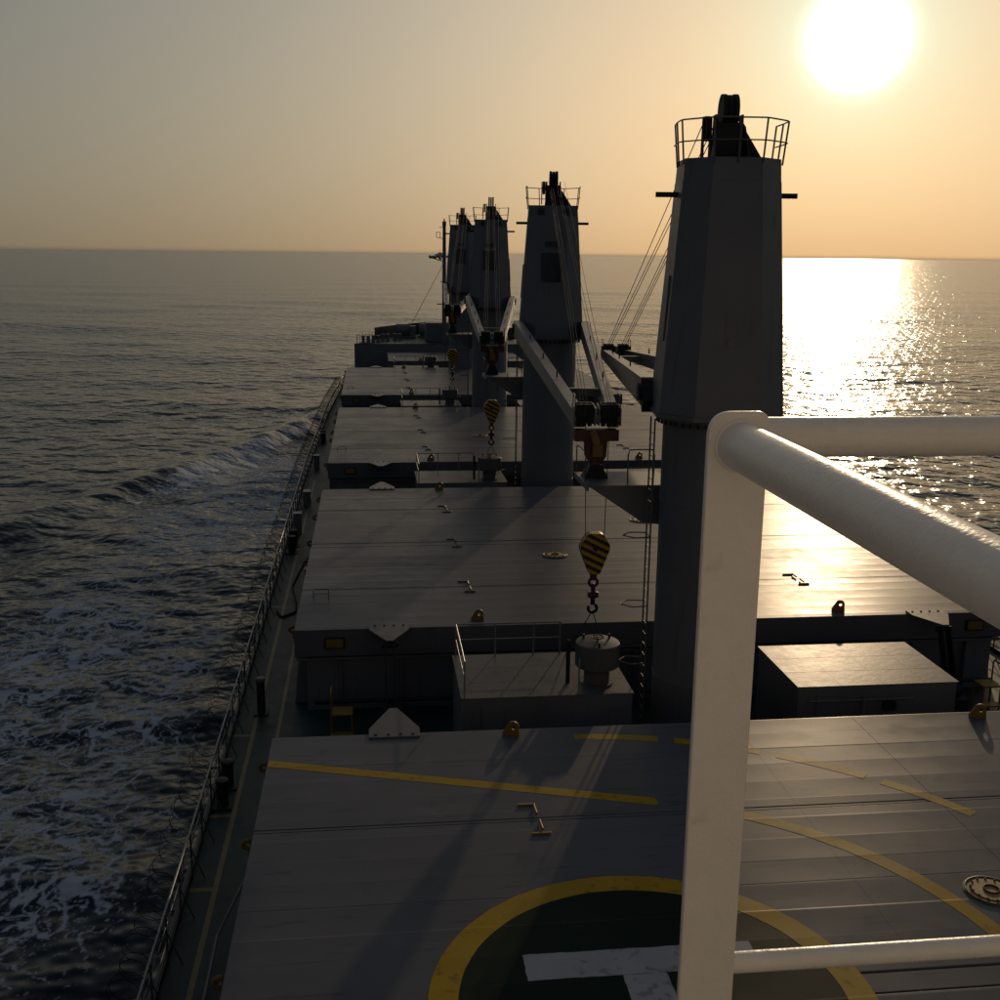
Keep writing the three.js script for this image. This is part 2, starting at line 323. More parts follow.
      pos[o * 3] = x; pos[o * 3 + 1] = y; pos[o * 3 + 2] = -Z;
      const l = 1 / Math.hypot(dx, dz, 1); nor[o * 3] = -dx * l; nor[o * 3 + 1] = l; nor[o * 3 + 2] = dz * l;
      uv[o * 2] = x; uv[o * 2 + 1] = Z; uv1[o * 2] = (x - X0) / (X1 - X0); uv1[o * 2 + 1] = (Z - Z0) / (Z1 - Z0);
    }
  }
  const idx = new Uint32Array((na - 1) * (nr - 1) * 6); let q = 0;
  for (let r = 0; r < nr - 1; r++) for (let c = 0; c < na - 1; c++) { const a = r * na + c, b = a + 1, e = a + na, f = e + 1; idx[q++] = a; idx[q++] = b; idx[q++] = e; idx[q++] = b; idx[q++] = f; idx[q++] = e; }
  const g = new THREE.BufferGeometry();
  g.setAttribute('position', new THREE.BufferAttribute(pos, 3)); g.setAttribute('normal', new THREE.BufferAttribute(nor, 3));
  g.setAttribute('uv', new THREE.BufferAttribute(uv, 2)); g.setAttribute('uv1', new THREE.BufferAttribute(uv1, 2)); g.setIndex(new THREE.BufferAttribute(idx, 1));
  const o = new THREE.Mesh(g, water); o.name = 'sea'; o.receiveShadow = true; o.userData = { kind: 'structure', label: 'open sea with small waves and foam along the hull' }; scene.add(o);
}

// ------------------------------------------------------------------ hull and decks (the setting on board)
const DECK = -14.3, TOP = -11.5, COAM = -12.38, FC = -10.68;
const HB = [[-2, 13.75], [72, 13.75], [100, 13.35], [118, 12.7], [128, 12.0], [134, 11.35], [142, 8.75], [147, 6.2], [151, 3.6], [154, 0.9], [154.8, 0.05]];
const hb = (Z) => { let i = 0; while (i < HB.length - 2 && Z > HB[i + 1][0]) i++; const [a, p] = HB[i], [b, q] = HB[i + 1], t = Math.min(1, Math.max(0, (Z - a) / (b - a))); return lerp(p, q, t); };
const HATCH = [[5.3, 25.2, 11.85], [33.0, 54.1, 11.85], [61.1, 83.9, 11.85], [91.5, 113.9, 11.85], [121, 131.8, 7.5]];
const ship = thing('ship_deck', 'dark green weather deck of the ship with hull sides and forecastle', null, P(XC, DECK, 60), null, 'structure');
{
  const outline = (z0, z1, inset, n = 40) => { const L = [], R = []; for (let i = 0; i <= n; i++) { const Z = lerp(z0, z1, i / n), h = Math.max(0.02, hb(Z) - inset); L.push([XC - h, Z]); R.unshift([XC + h, Z]); } return [...L, ...R]; };
  part(ship, 'deck_plate', plate(outline(-2, 140, 0), DECK, 0.05), M.deck);
  part(ship, 'forecastle_deck', plate(outline(134, 154.7, 0.02), FC, 0.08), M.deck);
  const wall = (z0, z1, y0, y1, inset, n, both = [-1, 1]) => {
    const pos = [];
    for (const s of both) for (let i = 0; i < n; i++) {
      const a = lerp(z0, z1, i / n), b = lerp(z0, z1, (i + 1) / n), xa = XC + s * (hb(a) - inset), xb = XC + s * (hb(b) - inset), xi = XC + s * (hb(a) - inset - 0.04), xj = XC + s * (hb(b) - inset - 0.04);
      const q = [[xa, y0, a], [xb, y0, b], [xb, y1, b], [xa, y1, a]], r = [[xi, y0, a], [xj, y0, b], [xj, y1, b], [xi, y1, a]];
      for (const k of [q, r]) for (const t of [0, 1, 2, 0, 2, 3]) pos.push(k[t][0], YC + k[t][1], -k[t][2]);
      for (const t of [[xa, y1, a], [xb, y1, b], [xj, y1, b], [xa, y1, a], [xj, y1, b], [xi, y1, a]]) pos.push(t[0], YC + t[1], -t[2]);
    }
    const g = new THREE.BufferGeometry(); g.setAttribute('position', new THREE.Float32BufferAttribute(pos, 3)); g.computeVertexNormals(); return uvm(g);
  };
  part(ship, 'hull_side', wall(-2, 154.8, -23.5, DECK + 0.09, -0.012, 60), M.hull);
  part(ship, 'forecastle_side', wall(134, 154.8, DECK + 0.1, FC + 0.02, -0.015, 16), M.hull);
  part(ship, 'bulwark', wall(141.5, 154.8, FC + 0.02, FC + 1.45, -0.01, 12), M.hull);
  const fh = hb(134);
  part(ship, 'forecastle_bulkhead', sb(XC - fh + 0.02, XC + fh - 0.02, DECK, FC - 0.085, 133.8, 134), M.crane);
  HATCH.forEach(([a, b, w]) => {   // coamings with brackets
    const g = [sb(XC - w + 0.35, XC + w - 0.35, DECK, COAM, a + 0.35, a + 0.45), sb(XC - w + 0.35, XC + w - 0.35, DECK, COAM, b - 0.45, b - 0.35), sb(XC - w + 0.35, XC - w + 0.45, DECK, COAM - 0.003, a + 0.452, b - 0.452), sb(XC + w - 0.45, XC + w - 0.35, DECK, COAM - 0.003, a + 0.452, b - 0.452)];
    for (const s of [-1, 1]) g.push(sb(XC + s * (w - 0.2) - 0.16, XC + s * (w - 0.2) + 0.16, COAM - 0.16, COAM - 0.08, a + 0.1, b - 0.1));
    g.push(sb(XC - w + 0.36, XC + w - 0.36, COAM - 0.16, COAM - 0.08, a + 0.12, a + 0.348), sb(XC - w + 0.36, XC + w - 0.36, COAM - 0.16, COAM - 0.08, b - 0.348, b - 0.12));
    part(ship, 'hatch_coaming', g, M.crane);
    const k = [];
    for (let Z = a + 1; Z < b - 0.5; Z += 1.9) for (const s of [-1, 1]) k.push(loft([P(XC + s * (w - 0.35), DECK, Z), P(XC + s * (w + 0.1), DECK, Z), P(XC + s * (w - 0.08), COAM - 0.17, Z), P(XC + s * (w - 0.35), COAM - 0.17, Z)], [P(XC + s * (w - 0.35), DECK, Z + 0.03), P(XC + s * (w + 0.1), DECK, Z + 0.03), P(XC + s * (w - 0.08), COAM - 0.17, Z + 0.03), P(XC + s * (w - 0.35), COAM - 0.17, Z + 0.03)]));
    for (let x = XC - w + 1.4; x < XC + w - 1; x += 1.9) k.push(sb(x, x + 0.03, DECK, COAM - 0.17, a + 0.08, a + 0.345), sb(x, x + 0.03, DECK, COAM - 0.17, b - 0.345, b - 0.08));
    part(ship, 'coaming_brackets', k, M.crane).userData.kind = 'stuff';
    // pipes along the foot of the end coaming
    part(ship, 'deck_pipe', rod(P(XC - w + 0.6, DECK + 0.5, a - 0.25), P(XC + w - 0.6, DECK + 0.5, a - 0.25), 0.07, 8), M.dark);
  });
  // painted walkway lines on the deck
  const line = (x0, x1, a, b) => sb(x0, x1, DECK, DECK + 0.004, a, b);
  part(ship, 'walkway_line', [line(-3.72, -3.6, 4, 70)], M.deckLine);
  part(ship, 'walkway_line', [line(-2.98, -2.87, 26.5, 60)], M.deckLine);
  for (const Z of [23.2, 26.6, 31.5, 44]) part(ship, 'walkway_bar', line(-4.25, -3.725, Z, Z + 0.16), M.deckLine);
  // sheer strake bar along the deck edge
  part(ship, 'gunwale_bar', wall(-2, 133, DECK, DECK + 0.14, 0.05, 40), M.dark);
}

// ------------------------------------------------------------------ hatch covers
const hatchNames = ['first', 'second', 'third', 'fourth'];
function lug(x, y, Z) {   // eye plate
  const s = new THREE.Shape(); s.moveTo(-0.21, 0); s.lineTo(0.2, 0); s.lineTo(0.19, 0.12); s.absarc(0.05, 0.24, 0.14, -0.4, Math.PI * 0.85); s.lineTo(-0.21, 0.07); s.closePath();
  const h = new THREE.Path(); h.absarc(0.06, 0.22, 0.06, 0, Math.PI * 2, true); s.holes.push(h);
  const g = new THREE.ExtrudeGeometry(s, { depth: 0.05, bevelEnabled: true, bevelSize: 0.008, bevelThickness: 0.008, bevelSegments: 1, curveSegments: 10 });
  return nx(g.rotateY(-0.35).translate(x, YC + y, -Z));
}
function hatchCover(i, label) {
  const [a, b, w] = HATCH[i], L = b - a, t = thing('hatch_cover', label, 'hatch cover', P(XC, COAM, (a + b) / 2), 'cargo hatch covers along the deck');
  const cuts = i === 4 ? [0, 0.5, 1] : [0, 0.2, 0.485, 0.775, 1];
  for (let k = 0; k < cuts.length - 1; k++) {
    const z0 = a + L * cuts[k] + (k ? (cuts[k] === 0.485 ? 0.28 : 0.065) : 0), z1 = a + L * cuts[k + 1] - (k < cuts.length - 2 ? (cuts[k + 1] === 0.485 ? 0.28 : 0.065) : 0);
    const p = part(t, 'panel', srb(XC - w, XC + w, COAM, TOP, z0, z1, 0.018), M.hatch);
    // weld beads across and along the plating of the panel
    const n = Math.max(1, Math.round((z1 - z0) / 3)), g = [];
    for (let q = 1; q < n; q++) { const Z = lerp(z0, z1, q / n); g.push(sb(XC - w + 0.05, XC + w - 0.05, TOP - 0.01, TOP + 0.003, Z - 0.012, Z + 0.012)); }
    for (const x of [-0.35, 2.8, 6.9]) g.push(sb(XC + x - 0.01, XC + x + 0.01, TOP - 0.01, TOP + (x === 2.8 ? 0.0034 : 0.0015), z0 + 0.05, z1 - 0.05));
    each(p, 'weld_bead', g, M.hatch);
  }
  // joints: a sunk strip below the gap, and raised cover bars at the middle joint
  for (let k = 1; k < cuts.length - 1; k++) {
    const Z = a + L * cuts[k], wide = cuts[k] === 0.485;
    part(t, 'joint_strip', sb(XC - w + 0.02, XC + w - 0.02, TOP - 0.5, TOP - 0.006, Z - (wide ? 0.23 : 0.04), Z + (wide ? 0.23 : 0.04)), M.hatch);
    if (i < 4) for (const x of [-6.05, 6.05]) {   // connector: two cross bars and two short rods over the joint
      if (wide && i === 0) continue;
      const cm = i === 0 ? M.yellow : M.wood;
      each(t, 'connector_bar', [srb(XC + x - 0.32, XC + x + 0.06, TOP, TOP + 0.045, Z + 0.56, Z + 0.62, 0.012), srb(XC + x - 0.18, XC + x + 0.22, TOP, TOP + 0.045, Z - 0.65, Z - 0.59, 0.012)], cm);
      each(t, 'connector_rod', [rod(P(XC + x + 0.02, TOP + 0.05, Z + 0.5), P(XC + x + 0.03, TOP + 0.05, Z + 0.14), 0.03), rod(P(XC + x + 0.05, TOP + 0.05, Z - 0.14), P(XC + x + 0.06, TOP + 0.05, Z - 0.5), 0.03)], cm);
    }
  }
  for (const Z of i === 4 ? [a + 0.4] : [a + 0.55, b - 0.35]) for (const x of i === 4 ? [-4, 4] : [-6.05, 6.05]) part(t, 'lifting_lug', lug(XC + x, TOP - 0.005, Z), M.yellow);
  if (i === 4) return t;
  // hinge plates reaching over the gap at both ends, with their bolts and dark link arms
  for (const [Z, d] of [[a, -1], [b, 1]]) {
    if (i === 0 && d < 0) continue;
    for (const s of [-1, 1]) {
      const x = XC + s * 8.9, y = TOP + 0.045, tip = d > 0 ? 1.45 : 1.25;
      const p = part(t, 'hinge_plate', plate([[x - 0.62, Z - d * 0.28], [x + 0.62, Z - d * 0.28], [x + 0.62, Z + d * 0.22], [x + 0.1, Z + d * tip], [x - 0.1, Z + d * tip], [x - 0.62, Z + d * 0.22]].slice()[d > 0 ? 'slice' : 'reverse'](), y, 0.04), M.house);
      each(p, 'bolt', [-0.45, -0.15, 0.15, 0.45].map((q) => cyl(P(x + q, y + 0.012, Z - d * 0.14), 0.035, 0.03, 8)), M.dark);
      part(t, 'link_arm', [beam(P(x - 0.13, TOP - 0.08, Z + d * (tip - 0.1)), P(x - 0.13, DECK + 0.9, Z + d * (tip + 0.7)), 0.05, 0.3, 0.05, 0.45), beam(P(x + 0.13, TOP - 0.08, Z + d * (tip - 0.1)), P(x + 0.13, DECK + 0.9, Z + d * (tip + 0.7)), 0.05, 0.3, 0.05, 0.45), drum(P(x, TOP - 0.14, Z + d * (tip - 0.12)), 0.09, 0.5, 14), drum(P(x, DECK + 0.9, Z + d * (tip + 0.7)), 0.2, 0.5, 18), sb(x - 0.4, x + 0.4, DECK, DECK + 0.72, Math.min(Z + d * (tip + 0.3), Z + d * (tip + 1.1)), Math.max(Z + d * (tip + 0.3), Z + d * (tip + 1.1)))], M.dark);
    }
  }
  // fittings on the near end face
  if (i > 0) for (const s of [-1, 1]) {
    const x = XC + s * 10.6;
    part(t, 'lamp_box', srb(x - 0.32, x + 0.32, TOP - 0.62, TOP - 0.24, a - 0.07, a - 0.002, 0.02), M.dark);
    part(t, 'lamp_box_panel', srb(x - 0.26, x + 0.26, TOP - 0.57, TOP - 0.29, a - 0.09, a - 0.071, 0.008), M.yellow);
  }
  // grab handle of bent pipe and roller lugs on the port side
  const hz = a + L * 0.155;
  part(t, 'grab_handle', [pipe([P(XC - w + 0.45, TOP, hz), P(XC - w + 0.45, TOP + 0.32, hz), P(XC - w + 0.95, TOP + 0.32, hz), P(XC - w + 0.95, TOP, hz)], 0.016, 6), rod(P(XC - w + 0.45, TOP + 0.16, hz), P(XC - w + 0.95, TOP + 0.16, hz), 0.013, 6)], M.steel);
  for (const f of [0.05, 0.42, 0.56, 0.78, 0.955]) part(t, 'roller_lug', [nx(new THREE.TorusGeometry(0.09, 0.05, 6, 14).translate(XC - w - 0.13, YC + TOP - 0.32, -(a + L * f))), srb(XC - w - 0.12, XC - w + 0.01, TOP - 0.62, TOP - 0.34, a + L * f - 0.06, a + L * f + 0.06, 0.01)], M.yellow);
  // round access covers with bolts round the rim
  const mh = { 0: [[11.42, 17.26]], 1: [[7.12, 41.13], [11.88, 46.63]], 2: [[7.0, 70.2]], 3: [] }[i];
  for (const [x, Z] of mh) {
    const c = part(t, 'access_cover', [cyl(P(x, TOP + 0.006, Z), 0.5, 0.03, 28), ring(P(x, TOP + 0.02, Z), 0.46, 0.022, 28)], M.wood);
    part(c, 'lid', cyl(P(x, TOP + 0.03, Z), 0.4, 0.025, 24, 0.36), M.yellow);
    const bo = []; for (let k = 0; k < 14; k++) bo.push(cyl(P(x + 0.36 * Math.cos(k * 0.449), TOP + 0.048, Z + 0.36 * Math.sin(k * 0.449)), 0.022, 0.03, 6));
    each(c, 'bolt', bo, M.dark); part(c, 'lid_handle', ring(P(x, TOP + 0.055, Z), 0.14, 0.015, 16), M.dark);
  }
  return t;
}
const H1 = hatchCover(0, 'grey hatch cover painted with a green and yellow landing circle');
{
  // landing marks: sheets of paint 4 mm thick on the plating
  const cx = 4.37, cz = 14.86, jag = (k) => 0.02 * fbm(k * 3.1, k * 0.7, 4.4, 3);
  const arc = (r0, r1, a0, a1, n, y) => {
    const o = [], q = []; for (let i = 0; i <= n; i++) { const a = lerp(a0, a1, i / n), j0 = jag(i + r0), j1 = jag(i * 1.3 + r1); o.push([cx + (r1 + j1) * Math.sin(a), cz + (r1 + j1) * Math.cos(a)]); q.unshift([cx + (r0 + j0) * Math.sin(a), cz + (r0 + j0) * Math.cos(a)]); }
    return plate([...o, ...q], TOP + y, 0.001);
  };
  const disc = []; for (let i = 0; i < 72; i++) { const a = i / 72 * Math.PI * 2; disc.push([cx + (3.14 + jag(i)) * Math.sin(a), cz + (3.14 + jag(i)) * Math.cos(a)]); }
  part(H1, 'landing_circle', plate(disc.reverse(), TOP + 0.004, 0.001), M.green);
  part(H1, 'circle_band', arc(3.1, 3.58, 0, Math.PI, 40, 0.007), M.yellowLine); part(H1, 'circle_band', arc(3.1, 3.58, -Math.PI, 0, 40, 0.007), M.yellowLine);
  const rough4 = (x0, x1, z0, z1) => { const p = []; const e = (ax, az, bx2, bz, n) => { for (let i = 0; i < n; i++) p.push([lerp(ax, bx2, i / n) + 0.03 * fbm(i * 0.9 + ax, az, 2, 3), lerp(az, bz, i / n) + 0.03 * fbm(i * 0.8, ax + 3, 7, 3)]); }; e(x0, z0, x0, z1, 8); e(x0, z1, x1, z1, 30); e(x1, z1, x1, z0, 8); e(x1, z0, x0, z0, 30); return p; };
  part(H1, 'letter_bar', plate(rough4(2.45, 6.38, 15.54, 16.22), TOP + 0.008, 0.001), M.whiteLine);
  part(H1, 'letter_bar', plate(rough4(2.45, 6.38, 13.5, 14.18), TOP + 0.008, 0.001), M.whiteLine);
  part(H1, 'letter_stem', plate(rough4(4.02, 4.76, 14.19, 15.53), TOP + 0.008, 0.001), M.whiteLine);
  part(H1, 'approach_line', plate([[-2.42, 23.66], [-2.42, 23.98], [6.06, 21.4], [6.06, 21.06]], TOP + 0.004, 0.001), M.yellowLine);
  part(H1, 'zone_arc', arc(6.38, 6.74, 0.5, 2.4, 40, 0.004), M.yellowLine);
  for (let k = 0; k < 4; k++) { const a0 = 0.05 + k * 0.25; part(H1, 'zone_dash', arc(9.62, 9.92, a0, a0 + 0.21, 8, 0.004), M.yellowLine); }
}
hatchCover(1, 'grey hatch cover next to the one with the landing circle, carrying two round covers');
hatchCover(2, 'grey hatch cover third from the bridge, under the middle pair of cranes');
hatchCover(3, 'grey hatch cover second from the forecastle, full width of the deck');
hatchCover(4, 'narrow grey hatch cover in front of the forecastle bulkhead');

// ------------------------------------------------------------------ cranes
function crane(Z, dy, tip, label, rest) {
  const t = thing('deck_crane', label, 'crane', P(XC, DECK, Z), 'deck cranes along the centreline'), y = (v) => v + dy;
  const ax = V(tip.x - XC, 0, -(tip.Z - Z)).normalize(), sd = V(-ax.z, 0, ax.x);               // jib direction and its side
  const at = (f, s, h) => P(XC, y(h), Z).addScaledVector(ax, f).addScaledVector(sd, s);
  const oct = (hw, c, h, f0 = 0) => [[-hw, -c], [-hw, c], [-c, hw], [c, hw], [hw - f0, Math.min(c, hw)], [hw - f0, -c], [c, -hw], [-c, -hw]].map(([f, s]) => at(Math.min(f, hw - f0), s, h));
  const col = part(t, 'column', nx(new THREE.CylinderGeometry(1.39, 1.39, y(-4.2) - DECK, 48, 6).translate(XC, YC + (y(-4.2) + DECK) / 2, -Z)), M.crane);
  const bolts = []; for (let k = 0; k < 44; k++) bolts.push(cyl(P(XC + 1.55 * Math.cos(k * 0.1428), y(-4.36), Z + 1.55 * Math.sin(k * 0.1428)), 0.035, 0.14, 6));
  part(col, 'flange_ring', [cyl(P(XC, y(-4.25), Z), 1.62, 0.09, 48), cyl(P(XC, y(-4.14), Z), 1.58, 0.1, 48)], M.crane); part(col, 'flange_bolt', bolts, M.dark);
  part(col, 'weld_band', [-6.6, -9.2, -11.7].map((h) => nx(new THREE.TorusGeometry(1.392, 0.012, 5, 48).rotateX(Math.PI / 2).translate(XC, YC + y(h), -Z))), M.crane);
  const kk = tip.Z < Z ? -1 : 1;
  const hs = part(t, 'housing', [loft(oct(1.66, 0.86, -4.08), oct(1.27, 0.64, 1.9))], M.crane);
  part(hs, 'upper_housing', loft(oct(1.262, 0.635, 1.902, 0.5), oct(1.23, 0.62, 2.45, 0.62)), M.crane);
  part(hs, 'base_skirt', loft(oct(1.7, 0.9, -4.2), oct(1.7, 0.9, -4.085)), M.crane);
  part(hs, 'louver', [-0.62, 0.62].flatMap((s) => [2.0, 2.1, 2.2, 2.3].map((h) => beam(at(0.74, s - 0.17, h), at(0.74, s + 0.17, h), 0.09, 0.025, 0.09, 0.025))), M.dark);
  part(hs, 'inspection_cover', [nx(new THREE.CylinderGeometry(0.11, 0.11, 0.03, 20).rotateX(Math.PI / 2).applyQuaternion(new THREE.Quaternion().setFromUnitVectors(V(0, 0, 1), ax.clone().negate())).translate(...at(-1.56, 0, -2.15).toArray()))], M.crane);
  // operator's window on the jib side, a small window above, and a side door
  const win = (s, h0, h1, hw) => { const lean = (h) => lerp(1.66, 1.27, (h + 4.08) / 5.98); return [beam(at(lean(h0) + 0.02, s, h0), at(lean(h1) + 0.02, s, h1), 2 * hw, 0.05, 2 * hw, 0.05, ax), beam(at(lean(h0 - 0.06) + 0.0, s, h0 - 0.06), at(lean(h1 + 0.06) + 0.0, s, h1 + 0.06), 2 * hw + 0.14, 0.05, 2 * hw + 0.14, 0.05, ax)]; };
  for (const w of [win(0.1, -1.35, 0.1, 0.5), win(0.1, 0.38, 0.66, 0.34)]) { const f = part(hs, 'window_frame', w[1], M.crane); void f; part(hs, 'window_pane', w[0], M.glass); }
  for (const s of [-1, 1]) part(hs, 'side_door', [beam(at(-0.1, s * 1.52, -2.2), at(-0.1, s * 1.42, -0.5), 0.12, 0.6, 0.12, 0.56, ax)], M.crane);
  for (const s of [-1, 1]) part(hs, 'lamp_arm', beam(at(0, s * 1.2, 1.58), at(0, s * 1.86, 1.58), 0.12, 0.13, 0.12, 0.13), M.dark);
  // guard rail round the roof, open towards the jib
  const rp = [[0.55, -1.34], [0.0, -1.38], [-0.66, -1.36], [-1.36, -0.66], [-1.38, 0], [-1.36, 0.66], [-0.66, 1.36], [0.0, 1.38], [0.55, 1.34]];
  const rail = part(t, 'roof_guard_rail', pipe(rp.map(([f, s]) => at(f, s, 3.38)), 0.02, 6), M.steel);
  part(rail, 'middle_rail', pipe(rp.map(([f, s]) => at(f, s, 2.85)), 0.018, 6), M.steel);
  for (const [f, s] of rp) part(rail, 'rail_post', rod(at(f * 0.93, s * 0.93, 2.3), at(f, s, 3.38), 0.024, 6), M.steel);
  // sheave tower on the roof
  const tw = part(t, 'sheave_tower', [beam(at(0.35, 0, 1.9), at(0.15, 0, 3.42), 0.98, 0.7, 0.64, 0.46, ax), beam(at(0.3, -0.34, 1.95), at(0.28, -0.34, 3.62), 0.05, 0.7, 0.05, 0.36, ax), beam(at(0.3, 0.34, 1.95), at(0.28, 0.34, 3.62), 0.05, 0.7, 0.05, 0.36, ax), loft([at(-0.8, kk * 0.36, 2.45), at(0.2, kk * 0.36, 2.45), at(0.2, kk * 0.36, 3.4), at(-0.05, kk * 0.36, 3.3)], [at(-0.8, kk * 0.4, 2.45), at(0.2, kk * 0.4, 2.45), at(0.2, kk * 0.4, 3.4), at(-0.05, kk * 0.4, 3.3)]), loft([at(0.1, kk * 0.41, 2.45), at(0.1, kk * 0.95, 2.45), at(0.1, kk * 0.45, 3.2), at(0.1, kk * 0.41, 3.2)], [at(0.14, kk * 0.41, 2.45), at(0.14, kk * 0.95, 2.45), at(0.14, kk * 0.45, 3.2), at(0.14, kk * 0.41, 3.2)])], M.dark);
  const k = kk, shv = (f, s, h, r, w) => rod(at(f, s - w / 2, h), at(f, s + w / 2, h), r, 20);
  part(tw, 'sheave', [shv(0.3, 0, 3.72, 0.4, 0.12), shv(0.3, 0.15, 3.72, 0.42, 0.12), shv(0.3, -0.15, 3.72, 0.42, 0.12)], M.rubber);
  part(tw, 'sheave', [shv(0.55, k * -0.5, 3.3, 0.32, 0.12), beam(at(0.55, k * -0.6, 2.5), at(0.55, k * -0.6, 3.6), 0.04, 0.3, 0.04, 0.16, ax), beam(at(0.55, k * -0.4, 2.5), at(0.55, k * -0.4, 3.6), 0.04, 0.3, 0.04, 0.16, ax)], M.rubber);
  // jib: two tapered box girders that meet at the head
  const jib = new THREE.Group(); jib.name = 'jib'; t.add(jib); origin.set(jib, origin.get(t));
  const head = P(tip.x, tip.y, tip.Z), pv = (s) => at(0.9, s * 1.72, -3.72), hd = (s) => head.clone().addScaledVector(sd, s * 0.5);
  for (const s of [-1, 1]) {
    part(jib, 'girder', beam(pv(s), hd(s), 0.42, 0.78, 0.34, 0.46), M.jib);
    part(t, 'jib_bearing', [rod(at(0.9, s * 1.42, -3.72), at(0.9, s * 2.02, -3.72), 0.24, 18), beam(at(0.55, s * 1.66, -4.1), at(1.15, s * 1.66, -3.5), 0.5, 0.5, 0.5, 0.5)], M.dark);
    const cl = []; for (const q of [0.3, 0.55, 0.75]) { const c = pv(s).lerp(hd(s), q); cl.push(beam(c.clone().add(V(0, 0.3, 0)), c.clone().add(V(0, 0.52, 0)), 0.05, 0.12, 0.04, 0.06, ax)); }
    part(jib, 'rope_guide', cl, M.dark);
  }
  for (const q of [0.8]) { const a = pv(-1).lerp(hd(-1), q), b = pv(1).lerp(hd(1), q); part(jib, 'cross_tie', beam(a, b, 0.26, 0.26, 0.26, 0.26), M.jib); }
  const along = (p, f, s, h) => p.clone().addScaledVector(ax, f).addScaledVector(sd, s).add(V(0, h, 0));
  const hp = part(jib, 'jib_head', [beam(along(head, 0.02, -0.68, 0.05), along(head, 0.02, 0.68, 0.05), 0.5, 0.16, 0.5, 0.16), ...[-0.68, -0.06, 0.06, 0.68].map((s) => beam(along(head, -0.5, s, 0.12), along(head, 0.35, s, 0.12), 0.04, 0.62, 0.04, 0.5))], M.crane);
  for (const s of [-0.36, 0.36]) part(hp, 'sheave', [-0.16, 0, 0.16].map((e) => rod(along(head, 0, s + e - 0.05, 0.16), along(head, 0, s + e + 0.05, 0.16), 0.36, 20)), M.rubber);
  each(hp, 'sheave_casing', [-0.36, 0.36].map((s) => beam(along(head, -0.3, s, 0.2), along(head, 0.3, s, 0.2), 0.5, 0.56, 0.5, 0.56)), M.rubber);
  each(hp, 'head_rail', [-0.66, 0.66].map((s) => pipe([along(head, -0.45, s, 0.35), along(head, -0.45, s, 0.72), along(head, 0.3, s, 0.72), along(head, 0.3, s, 0.35)], 0.016, 5)), M.steel);
  // luffing and hoisting ropes
  for (const [a, b] of [[-0.52, -0.44], [-0.2, -0.36], [-0.1, -0.26], [0.1, 0.26], [0.2, 0.36], [0.26, 0.46]]) part(t, 'wire_rope', rod(at(0.62, a, 3.62), along(head, -0.1, b, 0.42), Z > 40 ? 0.0085 : 0.0145, 5), M.rope);
  // ladder with hoops on the port side of the column
  const lx = XC - 1.72, ld = part(t, 'ladder', [rod(P(lx, DECK, Z - 0.22), P(lx, y(-4.3), Z - 0.22), 0.025, 6), rod(P(lx, DECK, Z + 0.22), P(lx, y(-4.3), Z + 0.22), 0.025, 6)], M.steel);
  for (let h = DECK + 0.3; h < y(-4.5); h += 0.32) part(ld, 'rung', rod(P(lx, h, Z - 0.22), P(lx, h, Z + 0.22), 0.012, 5), M.steel);
  for (const h of [-11.3, -9.6, -7.6]) part(ld, 'hoop', pipe([P(lx, y(h), Z - 0.25), P(lx - 0.45, y(h), Z - 0.32), P(lx - 0.72, y(h), Z), P(lx - 0.45, y(h), Z + 0.32), P(lx, y(h), Z + 0.25)], 0.018, 6), M.steel);
  if (rest) {   // platform and cradle that carry the jib of the next crane
    const py = y(-6.44), x0 = 6.15, x1 = 8.72, z0 = Z + 1.22, z1 = Z + 3.3;
    const pf = part(t, 'jib_rest_platform', [sb(x0, x1, py - 0.06, py, z0, z1), loft([P(x0 + 0.1, py - 0.061, Z + 1.28), P(x1 + 0.1, py - 0.061, Z + 1.28), P(x1 + 0.1, py - 1.25, Z + 1.28), P(x1 - 0.9, py - 1.12, Z + 1.28)], [P(x0 + 0.1, py - 0.061, Z + 1.32), P(x1 + 0.1, py - 0.061, Z + 1.32), P(x1 + 0.1, py - 1.25, Z + 1.32), P(x1 - 0.9, py - 1.12, Z + 1.32)]), sb(x0, x0 + 0.05, py - 0.16, py - 0.061, z0, z1)], M.crane);
    each(pf, 'platform_rail', [pipe([P(7.35, py, z0 + 0.1), P(7.35, py + 1.0, z0 + 0.1), P(8.1, py + 1.0, z0 + 0.1), P(8.1, py, z0 + 0.1)], 0.022, 6), rod(P(7.35, py + 0.5, z0 + 0.1), P(8.1, py + 0.5, z0 + 0.1), 0.016, 6), pipe([P(6.2, py, z0 + 0.6), P(6.2, py + 0.85, z0 + 0.6), P(6.2, py + 0.85, z1 - 0.1), P(6.2, py, z1 - 0.1)], 0.02, 6)], M.steel);
